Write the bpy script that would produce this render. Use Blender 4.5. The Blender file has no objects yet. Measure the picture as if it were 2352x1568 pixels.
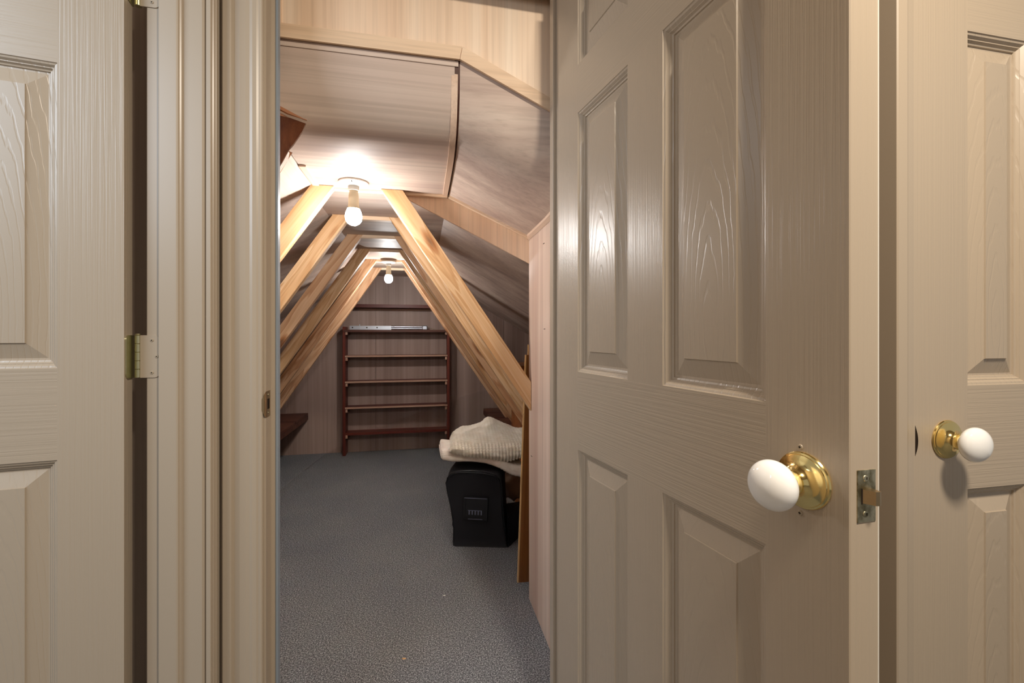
import bpy, bmesh, math, random
from mathutils import Vector, Matrix, noise

# ------------------------------------------------------------------ scene, camera, light
scene = bpy.context.scene
COL = scene.collection
F_PX, CX, HY = 1010.0, 1176.0, 768.0        # focal length in pixels, principal column, horizon row
CAM_H = 1.09
YAW = math.atan2(208.0, F_PX)               # the attic axis (+Y) lies left of the view axis
SY, CY = math.sin(YAW), math.cos(YAW)

cam_data = bpy.data.cameras.new('camera')
cam_data.sensor_width = 36.0
cam_data.lens = F_PX / 2352.0 * 36.0
cam_data.shift_y = -(784.0 - HY) / 2352.0
cam_data.clip_start = 0.02
cam = bpy.data.objects.new('camera', cam_data)
COL.objects.link(cam)
cam.location = (0, 0, CAM_H)
cam.rotation_euler = (math.pi / 2, 0, -YAW)
scene.camera = cam

scene.view_settings.view_transform = 'Standard'
scene.view_settings.look = 'None'
scene.view_settings.gamma = 1.0
scene.view_settings.exposure = 0.0
scene.view_settings.use_curve_mapping = False

world = bpy.data.worlds.new('world')
scene.world = world
world.use_nodes = True
world.node_tree.nodes['Background'].inputs[0].default_value = (1.0, 0.97, 0.93, 1)
world.node_tree.nodes['Background'].inputs[1].default_value = 0.33


def area_light(name, loc, target, size, power, color):
    d = bpy.data.lights.new(name, 'AREA')
    d.shape = 'SQUARE'
    d.size = size
    d.energy = power
    d.color = color
    o = bpy.data.objects.new(name, d)
    COL.objects.link(o)
    o.location = loc
    o.rotation_euler = (Vector(target) - Vector(loc)).to_track_quat('-Z', 'Y').to_euler()
    return o


area_light('hall_ceiling_light', (0.52, -0.28, 2.38), (0.52, -0.1, 0.0), 0.22, 43.0, (1.0, 0.89, 0.74))
area_light('side_room_window_light', (-1.70, -0.15, 2.05), (-0.7, 0.95, 1.1), 0.9, 24.0, (0.74, 0.86, 1.0))
BULB_STRENGTH = 590.0


def W(px, py, Y):
    """World point seen at pixel (px, py) on the plane y = Y."""
    u = (px - CX) / F_PX
    dx, dy = SY + CY * u, CY - SY * u
    t = Y / dy
    return Vector((dx * t, Y, CAM_H + (HY - py) / F_PX * t))


# ------------------------------------------------------------------ materials
def lin(c):
    out = []
    for v in c:
        v = v / 255.0
        out.append(v / 12.92 if v <= 0.04045 else ((v + 0.055) / 1.055) ** 2.4)
    return tuple(out) + (1.0,)


def new_mat(name, rough=0.5, metal=0.0, spec=0.5, color=(200, 200, 200)):
    m = bpy.data.materials.new(name)
    m.use_nodes = True
    b = m.node_tree.nodes['Principled BSDF']
    b.inputs['Base Color'].default_value = lin(color)
    b.inputs['Roughness'].default_value = rough
    b.inputs['Metallic'].default_value = metal
    b.inputs['Specular IOR Level'].default_value = spec
    return m, m.node_tree, b


def coords(nt, scale, rand=True, rot=(0, 0, 0)):
    tc = nt.nodes.new('ShaderNodeTexCoord')
    mp = nt.nodes.new('ShaderNodeMapping')
    mp.inputs['Scale'].default_value = scale
    mp.inputs['Rotation'].default_value = rot
    src = tc.outputs['Object']
    if rand:
        oi = nt.nodes.new('ShaderNodeObjectInfo')
        mul = nt.nodes.new('ShaderNodeVectorMath'); mul.operation = 'SCALE'
        mul.inputs[0].default_value = (7.3, 5.1, 9.7)
        nt.links.new(oi.outputs['Random'], mul.inputs['Scale'])
        add = nt.nodes.new('ShaderNodeVectorMath'); add.operation = 'ADD'
        nt.links.new(src, add.inputs[0]); nt.links.new(mul.outputs[0], add.inputs[1])
        src = add.outputs[0]
    nt.links.new(src, mp.inputs['Vector'])
    return mp.outputs[0]


def noise_tex(nt, vec, scale=1.0, detail=5, rough=0.55, dist=0.0):
    n = nt.nodes.new('ShaderNodeTexNoise')
    n.inputs['Scale'].default_value = scale
    n.inputs['Detail'].default_value = detail
    n.inputs['Roughness'].default_value = rough
    n.inputs['Distortion'].default_value = dist
    nt.links.new(vec, n.inputs['Vector'])
    return n.outputs['Fac']


def ramp(nt, fac, stops):
    r = nt.nodes.new('ShaderNodeValToRGB')
    el = r.color_ramp.elements
    while len(el) < len(stops):
        el.new(0.5)
    for e, (p, c) in zip(el, stops):
        e.position = p
        e.color = c
    nt.links.new(fac, r.inputs['Fac'])
    return r.outputs['Color']


def mix(nt, a, b, fac, mode='MIX'):
    m = nt.nodes.new('ShaderNodeMix')
    m.data_type = 'RGBA'
    m.blend_type = mode
    if isinstance(fac, float):
        m.inputs['Factor'].default_value = fac
    else:
        nt.links.new(fac, m.inputs['Factor'])
    nt.links.new(a, m.inputs['A'])
    nt.links.new(b, m.inputs['B'])
    return m.outputs['Result']


def bump(nt, b, height, strength, dist=0.001):
    bp = nt.nodes.new('ShaderNodeBump')
    bp.inputs['Strength'].default_value = strength
    bp.inputs['Distance'].default_value = dist
    nt.links.new(height, bp.inputs['Height'])
    nt.links.new(bp.outputs['Normal'], b.inputs['Normal'])


def wood(name, dark, mid, light, axis, freq=14.0, rough=0.5, along=0.45, fine=9.0, bstr=0.15, spec=0.35, tint=None):
    """Straight-grained board or veneer: streaks stretched along one local axis."""
    m, nt, b = new_mat(name, rough, 0, spec)
    sc = [freq, freq, freq]; sc[axis] = along
    v = coords(nt, sc)
    broad = noise_tex(nt, v, 0.55, 4, 0.6, 0.35)
    base = ramp(nt, broad, [(0.30, lin(dark)), (0.50, lin(mid)), (0.70, lin(light))])
    sc2 = [freq * fine] * 3; sc2[axis] = along * 9
    v2 = coords(nt, sc2)
    fn = noise_tex(nt, v2, 0.8, 3, 0.6)
    grey = ramp(nt, fn, [(0.30, (0.74, 0.72, 0.70, 1)), (0.55, (1, 1, 1, 1))])
    c = mix(nt, base, grey, 0.55, 'MULTIPLY')
    nt.links.new(c, b.inputs['Base Color'])
    bump(nt, b, fn, bstr, 0.0006)
    return m


def pine(name, dark, mid, light, rough=0.55):
    """Sawn pine, grain along local X, growth rings and knots."""
    m, nt, b = new_mat(name, rough, 0, 0.3)
    v = coords(nt, (1.3, 13.0, 13.0))
    n = noise_tex(nt, v, 1.0, 3, 0.5, 0.6)
    w = nt.nodes.new('ShaderNodeMath'); w.operation = 'MULTIPLY'; w.inputs[1].default_value = 6.0
    nt.links.new(n, w.inputs[0])
    fr = nt.nodes.new('ShaderNodeMath'); fr.operation = 'FRACT'
    nt.links.new(w.outputs[0], fr.inputs[0])
    base = ramp(nt, fr.outputs[0], [(0.0, lin(light)), (0.55, lin(mid)), (0.85, lin(dark)), (0.97, lin(mid)), (1.0, lin(light))])
    v2 = coords(nt, (3.0, 260.0, 260.0))
    fn = noise_tex(nt, v2, 1.0, 2, 0.5)
    grey = ramp(nt, fn, [(0.3, (0.82, 0.80, 0.78, 1)), (0.6, (1, 1, 1, 1))])
    c = mix(nt, base, grey, 0.5, 'MULTIPLY')
    vk = coords(nt, (2.4, 8.0, 8.0))
    vo = nt.nodes.new('ShaderNodeTexVoronoi'); vo.inputs['Scale'].default_value = 1.0
    nt.links.new(vk, vo.inputs['Vector'])
    knot = ramp(nt, vo.outputs['Distance'], [(0.05, (0.16, 0.07, 0.03, 1)), (0.10, (0.55, 0.33, 0.18, 1)), (0.17, (1, 1, 1, 1))])
    c = mix(nt, c, knot, 0.85, 'MULTIPLY')
    nt.links.new(c, b.inputs['Base Color'])
    bump(nt, b, fn, 0.12, 0.0006)
    return m


TAUPE = (179, 163, 143)


def paint(name, grain, rough=0.35, strength=0.36):
    """Taupe satin paint; grain: 'v', 'h' (embossed straight grain), 'c' (cathedral) or None."""
    m, nt, b = new_mat(name, rough, 0, 0.7, TAUPE)
    if grain is None:
        v = coords(nt, (40, 40, 40))
        n = noise_tex(nt, v, 1.0, 3)
        bump(nt, b, n, 0.05, 0.0006)
        return m
    if grain in ('v', 'h'):
        s = (250, 250, 2.4) if grain == 'v' else (2.8, 250, 250)
        v = coords(nt, s)
        n = noise_tex(nt, v, 1.0, 3, 0.55, 0.5)
        h = ramp(nt, n, [(0.40, (0, 0, 0, 1)), (0.58, (1, 1, 1, 1))])
    else:
        tc = nt.nodes.new('ShaderNodeTexCoord')
        mp = nt.nodes.new('ShaderNodeMapping')
        mp.inputs['Scale'].default_value = (1.0, 0.0, 0.16)
        mp.inputs['Location'].default_value = (0.0, 0.0, -0.016)
        nt.links.new(tc.outputs['Object'], mp.inputs['Vector'])
        w = nt.nodes.new('ShaderNodeTexWave')
        w.wave_type = 'RINGS'; w.rings_direction = 'SPHERICAL'; w.wave_profile = 'SIN'
        w.inputs['Scale'].default_value = 32.0
        w.inputs['Distortion'].default_value = 3.4
        w.inputs['Detail'].default_value = 2.5
        w.inputs['Detail Scale'].default_value = 2.2
        nt.links.new(mp.outputs[0], w.inputs['Vector'])
        h = ramp(nt, w.outputs['Fac'], [(0.02, (0, 0, 0, 1)), (0.20, (1, 1, 1, 1))])
    bump(nt, b, h, strength, 0.00045)
    return m


M = {}
M['paint'] = paint('taupe_satin_paint', None)
M['paint_v'] = paint('taupe_paint_upright_grain', 'v')
M['paint_h'] = paint('taupe_paint_level_grain', 'h')
M['paint_c'] = paint('taupe_paint_cathedral_grain', 'c', strength=0.5)
M['wall'] = paint('cream_wall_paint', None, rough=0.7)
M['ply_x'] = wood('lauan_plywood_across', (178, 154, 142), (203, 181, 166), (221, 203, 187), 0, 15.0, 0.56, 0.13, spec=0.28)
M['ply_y'] = wood('lauan_plywood_lengthwise', (178, 154, 142), (203, 181, 166), (221, 203, 187), 1, 15.0, 0.5, 0.13)
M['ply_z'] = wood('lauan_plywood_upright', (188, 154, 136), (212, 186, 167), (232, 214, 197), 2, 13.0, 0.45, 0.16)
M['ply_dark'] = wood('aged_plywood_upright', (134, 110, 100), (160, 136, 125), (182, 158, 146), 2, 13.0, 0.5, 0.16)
M['ply_pale'] = wood('pale_plywood_upright', (230, 194, 162), (242, 212, 182), (249, 227, 202), 2, 12.0, 0.5, 0.2)
M['strip_x'] = wood('pale_batten_across', (222, 188, 154), (236, 206, 174), (245, 221, 194), 0, 20.0, 0.5, 0.6)
M['strip_y'] = wood('pale_batten_lengthwise', (206, 172, 146), (220, 190, 166), (234, 208, 186), 1, 20.0, 0.5, 0.6)
M['brown_wood'] = wood('brown_framing_wood', (112, 62, 28), (142, 84, 42), (164, 104, 58), 0, 30.0, 0.55, 0.8)
M['pine'] = pine('sawn_pine', (206, 158, 110), (222, 180, 134), (230, 194, 152))
M['pine_b'] = pine('sawn_pine_reddish', (192, 142, 102), (211, 166, 126), (222, 182, 144))
M['red_stain'] = wood('red_brown_stained_wood', (70, 26, 18), (98, 40, 28), (122, 58, 42), 0, 22.0, 0.45, 0.6)
M['red_stain_z'] = wood('red_brown_stained_upright', (70, 26, 18), (98, 40, 28), (122, 58, 42), 2, 22.0, 0.45, 0.6)
M['dark_shelf'] = wood('dark_brown_board', (58, 30, 22), (84, 48, 36), (104, 64, 48), 0, 18.0, 0.5, 0.7)
M['raw_edge'] = wood('raw_shelf_edge', (168, 130, 108), (190, 152, 128), (206, 170, 146), 0, 25.0, 0.6, 0.8)
M['plank'] = wood('amber_plank_face', (104, 60, 26), (130, 78, 36), (150, 96, 50), 2, 26.0, 0.35, 0.6)
M['plank_edge'] = wood('amber_plank_edge', (196, 146, 88), (214, 168, 112), (228, 188, 136), 2, 40.0, 0.5, 0.8)
M['porcelain'], _, pb = new_mat('white_porcelain', 0.08, 0, 0.6, (251, 250, 248))
pb.inputs['Coat Weight'].default_value = 0.5
M['brass'], _, _ = new_mat('polished_brass', 0.14, 1.0, 0.5, (248, 222, 150))
M['hinge_brass'], nt_, hb_ = new_mat('dull_green_brass', 0.34, 1.0, 0.5, (206, 202, 166))
M['nickel'], nt_, nb_ = new_mat('tarnished_nickel', 0.38, 1.0, 0.5, (188, 180, 150))
nn = noise_tex(nt_, coords(nt_, (90, 90, 60)), 1.0, 5)
nt_.links.new(ramp(nt_, nn, [(0.35, lin((132, 122, 92))), (0.6, lin((206, 198, 170)))]), nb_.inputs['Base Color'])
M['copper'], _, _ = new_mat('worn_copper_bolt', 0.34, 1.0, 0.5, (180, 156, 122))
M['dark_hole'], _, _ = new_mat('dark_recess', 0.8, 0, 0.2, (38, 28, 20))
M['screw'], _, _ = new_mat('screw_slot_dark', 0.6, 0.4, 0.3, (52, 44, 34))
M['painted_metal'], _, _ = new_mat('painted_screw_head', 0.4, 0, 0.5, (176, 160, 138))
M['grey_seal'], _, _ = new_mat('blue_grey_weatherstrip', 0.45, 0, 0.4, (142, 152, 162))
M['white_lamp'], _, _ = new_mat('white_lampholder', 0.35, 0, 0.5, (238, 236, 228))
M['lamp_neck'], _, _ = new_mat('cream_bulb_neck', 0.45, 0, 0.5, (222, 208, 178))
M['metal_grey'], _, _ = new_mat('galvanised_steel', 0.35, 0.85, 0.5, (196, 202, 210))
M['black_cloth'], nt_, kb_ = new_mat('black_nylon', 0.62, 0, 0.35, (20, 21, 27))
bump(nt_, kb_, noise_tex(nt_, coords(nt_, (900, 900, 900)), 1.0, 1), 0.2, 0.0004)
M['black_plastic'], _, _ = new_mat('black_plastic', 0.28, 0, 0.5, (16, 17, 21))
M['grey_print'], _, _ = new_mat('grey_print', 0.5, 0, 0.4, (112, 116, 138))
M['brown_cloth'], nt_, cb_ = new_mat('brown_leather_cloth', 0.55, 0, 0.4, (158, 120, 94))
bump(nt_, cb_, noise_tex(nt_, coords(nt_, (40, 40, 40)), 1.0, 4), 0.5, 0.004)


def cloth(name, c1, c2, sx, sy, bst):
    m, nt, b = new_mat(name, 0.85, 0, 0.2)
    n = noise_tex(nt, coords(nt, (30, 30, 30)), 1.0, 4)
    nt.links.new(ramp(nt, n, [(0.35, lin(c1)), (0.65, lin(c2))]), b.inputs['Base Color'])
    n2 = noise_tex(nt, coords(nt, (sx, sy, sx)), 1.0, 2)
    bump(nt, b, n2, bst, 0.002)
    return m


M['cream_cloth'] = cloth('cream_waffle_cotton', (232, 222, 202), (244, 237, 222), 160, 160, 0.5)
M['white_cloth'] = cloth('white_ribbed_cotton', (236, 222, 206), (246, 237, 226), 70, 220, 0.5)

# speckled grey carpet
m, nt, b = new_mat('grey_loop_carpet', 0.95, 0, 0.1)
vn = noise_tex(nt, coords(nt, (1, 1, 1), False), 215.0, 4, 0.75)
big = noise_tex(nt, coords(nt, (1, 1, 1), False), 3.0, 3, 0.5)
c1 = ramp(nt, vn, [(0.34, lin((54, 55, 58))), (0.50, lin((108, 110, 113))), (0.67, lin((208, 208, 209)))])
c2 = ramp(nt, big, [(0.3, (0.86, 0.86, 0.88, 1)), (0.7, (1.0, 0.99, 0.97, 1))])
nt.links.new(mix(nt, c1, c2, 1.0, 'MULTIPLY'), b.inputs['Base Color'])
bump(nt, b, vn, 0.5, 0.003)
M['carpet'] = m

m = bpy.data.materials.new('lit_bulb_glass')
m.use_nodes = True
m.node_tree.nodes.clear()
em = m.node_tree.nodes.new('ShaderNodeEmission')
em.inputs['Color'].default_value = (1.0, 0.985, 0.97, 1)
# an LED globe: the diffuser is brightest at its crown (pointing down) and dim towards its collar
gn = m.node_tree.nodes.new('ShaderNodeNewGeometry')
sx = m.node_tree.nodes.new('ShaderNodeSeparateXYZ')
mr_ = m.node_tree.nodes.new('ShaderNodeMapRange')
mr_.inputs['From Min'].default_value = -1.0
mr_.inputs['From Max'].default_value = 0.5
mr_.inputs['To Min'].default_value = BULB_STRENGTH
mr_.inputs['To Max'].default_value = BULB_STRENGTH * 0.145
m.node_tree.links.new(gn.outputs['Normal'], sx.inputs[0])
m.node_tree.links.new(sx.outputs['Z'], mr_.inputs['Value'])
m.node_tree.links.new(mr_.outputs[0], em.inputs['Strength'])
ou = m.node_tree.nodes.new('ShaderNodeOutputMaterial')
m.node_tree.links.new(em.outputs[0], ou.inputs[0])
M['bulb'] = m


# ------------------------------------------------------------------ builders
def link(o, parent=None):
    COL.objects.link(o)
    if parent is not None:
        o.parent = parent
    return o


def tag(o, label=None, cat=None, group=None, kind=None):
    if label: o['label'] = label
    if cat: o['category'] = cat
    if group: o['group'] = group
    if kind: o['kind'] = kind
    return o


def empty(name, loc=(0, 0, 0), rotz=0.0, label=None, cat=None, group=None, kind=None, parent=None):
    o = bpy.data.objects.new(name, None)
    o.empty_display_size = 0.05
    link(o, parent)
    o.location = loc
    o.rotation_euler = (0, 0, rotz)
    return tag(o, label, cat, group, kind)


def finish(name, bm, mat, parent=None, smooth=None, loc=(0, 0, 0), rot=(0, 0, 0), normals=True):
    if normals:
        bmesh.ops.recalc_face_normals(bm, faces=bm.faces[:])
    me = bpy.data.meshes.new(name)
    bm.to_mesh(me)
    bm.free()
    if smooth is not None:
        me.shade_smooth()
        me.set_sharp_from_angle(angle=math.radians(smooth))
    me.materials.append(M[mat] if isinstance(mat, str) else mat)
    o = bpy.data.objects.new(name, me)
    link(o, parent)
    o.location = loc
    o.rotation_euler = rot
    return o


def off(parent):
    return Vector(parent.location) if parent is not None else Vector((0, 0, 0))


def add_box(bm, a, b):
    vs = [bm.verts.new((x, y, z)) for x in (a[0], b[0]) for y in (a[1], b[1]) for z in (a[2], b[2])]
    for f in ((0, 1, 3, 2), (4, 6, 7, 5), (0, 4, 5, 1), (2, 3, 7, 6), (0, 2, 6, 4), (1, 5, 7, 3)):
        bm.faces.new([vs[i] for i in f])


def box(name, a, b, mat, parent=None, bevel=0.0, local=False, origin=None):
    """Box a..b in world coordinates (or the parent's when local)."""
    a, b = Vector(a), Vector(b)
    if not local:
        a -= off(parent); b -= off(parent)
    if origin is None:
        origin = (a + b) / 2
    origin = Vector(origin)
    bm = bmesh.new()
    add_box(bm, a - origin, b - origin)
    if bevel:
        bmesh.ops.bevel(bm, geom=bm.edges[:], offset=bevel, segments=1, affect='EDGES', profile=0.5)
    return finish(name, bm, mat, parent, loc=origin)


def prism(name, pts, axis, lo, hi, mat, parent=None, smooth=None, local=False):
    """Closed polygon extruded along an axis: 'z' pts=(x,y), 'y' pts=(x,z), 'x' pts=(y,z)."""
    bm = bmesh.new()
    o = Vector((0, 0, 0)) if local else off(parent)

    def P(p, h):
        if axis == 'z': v = Vector((p[0], p[1], h))
        elif axis == 'y': v = Vector((p[0], h, p[1]))
        else: v = Vector((h, p[0], p[1]))
        return v - o
    A = [bm.verts.new(P(p, lo)) for p in pts]
    B = [bm.verts.new(P(p, hi)) for p in pts]
    n = len(pts)
    for i in range(n):
        bm.faces.new((A[i], A[(i + 1) % n], B[(i + 1) % n], B[i]))
    bm.faces.new(A[::-1]); bm.faces.new(B)
    return finish(name, bm, mat, parent, smooth)


def lathe_bm(prof, n=40, bm=None):
    bm = bm or bmesh.new()
    rings = []
    for r, h in prof:
        if r < 1e-6:
            rings.append([bm.verts.new((0, 0, h))])
        else:
            rings.append([bm.verts.new((r * math.cos(2 * math.pi * i / n), r * math.sin(2 * math.pi * i / n), h)) for i in range(n)])
    for a, c in zip(rings, rings[1:]):
        for i in range(n):
            j = (i + 1) % n
            if len(a) == 1 and len(c) == 1: continue
            if len(a) == 1: bm.faces.new((a[0], c[i], c[j]))
            elif len(c) == 1: bm.faces.new((a[i], a[j], c[0]))
            else: bm.faces.new((a[i], a[j], c[j], c[i]))
    return bm


def lathe(name, prof, mat, parent, loc=(0, 0, 0), rot=(0, 0, 0), n=40, smooth=35):
    return finish(name, lathe_bm(prof, n), mat, parent, smooth, loc, rot)


def tube_bm(bm, pts, r, n=8):
    pts = [Vector(p) for p in pts]
    rings = []
    for i, p in enumerate(pts):
        d = (pts[min(i + 1, len(pts) - 1)] - pts[max(i - 1, 0)]).normalized()
        a = d.cross(Vector((0, 0, 1)))
        if a.length < 1e-3: a = d.cross(Vector((1, 0, 0)))
        a.normalize(); c = d.cross(a)
        rings.append([bm.verts.new(p + r * (math.cos(2 * math.pi * k / n) * a + math.sin(2 * math.pi * k / n) * c)) for k in range(n)])
    for A, B in zip(rings, rings[1:]):
        for k in range(n):
            bm.faces.new((A[k], A[(k + 1) % n], B[(k + 1) % n], B[k]))
    bm.faces.new(rings[0][::-1]); bm.faces.new(rings[-1])


# ------------------------------------------------------------------ the shell of the hall and the attic
WALL_Y, WALL_B = 1.115, 1.205           # hall face and attic face of the wall with the attic doorway
JL, JR = -0.353, 0.360                  # jamb faces of the attic doorway
DOOR_H = 2.045
LW = -0.456                             # hall face of the wall on the left
HALL_H = 2.44

tag(box('floor', (-3.2, -2.6, -0.05), (3.2, 4.5, 0.0), 'carpet', origin=(0, 0, 0)),
    'grey speckled loop carpet on the attic floor', 'floor', kind='structure')
tag(box('ceiling', (-2.6, -2.6, HALL_H), (2.4, 1.20, HALL_H + 0.05), 'wall'),
    'plain ceiling over the hall outside the attic door', 'ceiling', kind='structure')

wf = empty('wall_front', (0, WALL_Y, 0), label='taupe hall wall around the attic doorway', cat='wall', kind='structure')
box('wall_section', (LW - 0.05, WALL_Y, 0), (JL - 0.012, WALL_B, HALL_H), 'wall', wf)
box('wall_section', (JR + 0.012, WALL_Y, 0), (0.80, WALL_B, HALL_H), 'wall', wf)
box('wall_section', (JL - 0.012, WALL_Y, DOOR_H + 0.012), (JR + 0.012, WALL_B, HALL_H), 'wall', wf)

# left wall: its doorway begins at the jamb at Y = 1.06 and runs towards the viewer
wl = empty('wall_left', (LW, 0, 0), label='taupe side wall holding the doorway of the hinged door', cat='wall', kind='structure')
box('wall_section', (-0.567, 1.075, 0), (LW, 1.30, HALL_H), 'wall', wl)
box('wall_section', (-0.567, 0.20, 2.06), (LW, 1.075, HALL_H), 'wall', wl)
box('wall_section', (-0.567, -2.6, 0), (LW, 0.31, HALL_H), 'wall', wl)
tag(box('wall_side', (-2.6, 1.24, 0), (-0.567, 1.30, HALL_H), 'wall'),
    'wall of the dim side room behind the open door', 'wall', kind='structure')

# right: a wall set forward, with the closed door, and the cheek of the alcove behind the open door
RW_Y = 0.605
wr = empty('wall_right', (0.776, RW_Y, 0), label='taupe wall set forward around the closed narrow door', cat='wall', kind='structure')
box('wall_section', (0.782, RW_Y + 0.012, 0), (0.815, 1.115, HALL_H), 'wall', wr)
box('wall_section', (0.815, RW_Y + 0.012, 2.06), (1.47, RW_Y + 0.11, HALL_H), 'wall', wr)
box('wall_section', (1.47, RW_Y + 0.012, 0), (2.4, RW_Y + 0.11, HALL_H), 'wall', wr)

# ------------------------------------------------------------------ doorway trim (plan profiles run up the full height)
# jamb and stop of the left doorway
tr = empty('trim_1', (-0.52, 1.06, 0), label='taupe hinge jamb with stop beside the hinged door', cat='door jamb', kind='structure')
prism('jamb', [(-0.5665, 1.075), (-0.5665, 1.062), (-0.5645, 1.060), (-0.462, 1.060), (-0.4585, 1.063), (-0.458, 1.075)], 'z', 0, 2.05, 'paint', tr)
prism('door_stop', [(-0.5385, 1.060), (-0.5385, 1.0495), (-0.537, 1.0488), (-0.506, 1.0488), (-0.503, 1.050), (-0.5015, 1.054), (-0.499, 1.0555), (-0.4975, 1.060)], 'z', 0, 2.03, 'paint', tr)

# casing on the left wall, face turned to +X
tr = empty('trim_2', (LW, 1.065, 0), label='moulded casing strip in the corner beside the hinge jamb', cat='casing', kind='structure')
prism('casing', [(LW, 1.064), (-0.4475, 1.064), (-0.4462, 1.0655), (-0.4462, 1.070), (-0.4492, 1.0715), (-0.4492, 1.0735), (-0.4455, 1.0755),
                 (-0.4447, 1.0815), (-0.4485, 1.083), (-0.4485, 1.0852), (-0.4446, 1.0868), (-0.4440, 1.0925), (-0.4480, 1.0965), (LW, 1.0965)],
      'z', 0, 2.115, 'paint', tr)

# casing around the attic doorway
tr = empty('trim_3', (0, WALL_Y, 0), label='moulded taupe casing around the attic doorway', cat='casing', kind='structure')
CAS = [(0.000, 0.0), (0.000, 0.0085), (0.002, 0.0100), (0.006, 0.0112), (0.008, 0.0098), (0.012, 0.0120), (0.020, 0.0132), (0.026, 0.0120), (0.034, 0.0135),
       (0.046, 0.0138), (0.052, 0.0118), (0.0565, 0.0105), (0.0585, 0.0105), (0.0615, 0.0175), (0.064, 0.0195), (0.078, 0.0195), (0.081, 0.0170), (0.081, 0.0)]
prism('casing', [(JL - 0.005 - a, WALL_Y - d) for a, d in CAS], 'z', 0, DOOR_H + 0.086, 'paint', tr)
prism('casing', [(JR + 0.012 + a, WALL_Y - d) for a, d in CAS], 'z', 0, DOOR_H + 0.086, 'paint', tr)
bm = bmesh.new()
rows = []
for a, d in CAS:
    rows.append([bm.verts.new((x, -d, DOOR_H + 0.005 + a)) for x in (JL - 0.005, JR + 0.012)])
for r0, r1 in zip(rows, rows[1:] + rows[:1]):
    bm.faces.new((r0[0], r0[1], r1[1], r1[0]))
finish('casing', bm, 'paint', tr)

tr = empty('trim_4', (0, WALL_Y + 0.04, 0), label='taupe jamb of the attic doorway with stop and grey seal', cat='door jamb', kind='structure')
box('jamb', (JL - 0.012, WALL_Y - 0.002, 0), (JL, WALL_B, DOOR_H), 'paint', tr, 0.001)
box('jamb', (JR, WALL_Y - 0.002, 0), (JR + 0.012, WALL_B, DOOR_H), 'paint', tr, 0.001)
box('head_jamb', (JL - 0.012, WALL_Y - 0.002, DOOR_H), (JR + 0.012, WALL_B, DOOR_H + 0.012), 'paint', tr)
prism('door_stop', [(JL, 1.150), (JL + 0.007, 1.150), (JL + 0.009, 1.152), (JL + 0.009, 1.180), (JL, 1.180)], 'z', 0, DOOR_H, 'paint', tr)
box('door_stop', (JR - 0.009, 1.150, 0), (JR, 1.180, DOOR_H), 'paint', tr, 0.001)
box('door_stop', (JL, 1.150, DOOR_H - 0.009), (JR, 1.180, DOOR_H), 'paint', tr, 0.001)
s = box('weatherstrip', (JL + 0.009, 1.149, 0), (JL + 0.0148, 1.168, DOOR_H), 'grey_seal', tr, 0.0015)
s['label'] = 'blue-grey seal strip along the stop'
# strike plate on the jamb with a lip curling round its front edge
zs = 0.928
bm = bmesh.new()
add_box(bm, (JL, 1.1135, zs - 0.030), (JL + 0.0012, 1.139, zs + 0.030))
prev = None
for k in range(9):
    t = k / 8.0
    h = 0.030 - 0.030 * (t ** 2.2) * 0.75
    x = JL + 0.0012 - 0.010 * t ** 2
    y = 1.1135 - 0.0085 * math.sin(t * 1.5)
    cur = [bm.verts.new((x, y, zs - h)), bm.verts.new((x, y, zs + h))]
    if prev: bm.faces.new((prev[0], cur[0], cur[1], prev[1]))
    prev = cur
for v in bm.verts: v.co -= off(tr)
s = finish('strike_plate', bm, 'copper', tr)
s['label'] = 'copper-coloured strike plate with curved lip'
box('strike_hole', (JL + 0.0006, 1.120, zs - 0.012), (JL + 0.0016, 1.133, zs + 0.012), 'dark_hole', tr)
for dz in (-0.021, 0.021):
    lathe('screw', [(0, 0.0014), (0.0028, 0.0012), (0.003, 0)], 'nickel', tr, Vector((JL + 0.0010, 1.1265, zs + dz)) - off(tr), (0, math.pi / 2, 0), 14)

# casing and jamb of the closed door
tr = empty('trim_5', (0.80, RW_Y, 0), label='taupe casing beside the closed narrow door', cat='casing', kind='structure')
RC = [(0.776, RW_Y + 0.060), (0.776, RW_Y - 0.016), (0.778, RW_Y - 0.018), (0.796, RW_Y - 0.018), (0.800, RW_Y - 0.015), (0.806, RW_Y - 0.0125), (0.815, RW_Y - 0.011),
      (0.8205, RW_Y - 0.010), (0.8215, RW_Y - 0.0085), (0.8255, RW_Y - 0.0085), (0.8262, RW_Y - 0.006), (0.8262, RW_Y + 0.060)]
prism('casing', RC, 'z', 0, 2.10, 'paint', tr)
prism('casing', [(0.8275 + 0.62 + 0.0013 + (0.8262 - x), y) for x, y in RC], 'z', 0, 2.10, 'paint', tr)
box('casing', (0.776, RW_Y - 0.018, 2.045), (1.50, RW_Y + 0.05, 2.11), 'paint', tr, 0.002)

# ------------------------------------------------------------------ six-panel doors
STICK = [(0.0, 0.0), (0.0012, 0.0018), (0.0045, 0.0028), (0.0080, 0.0068), (0.0096, 0.0068), (0.0122, 0.0105), (0.0150, 0.0115), (0.0158, 0.0140), (0.0195, 0.0142)]
BEVEL = [(0.0480, 0.0040), (0.0490, 0.0022)]


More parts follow.
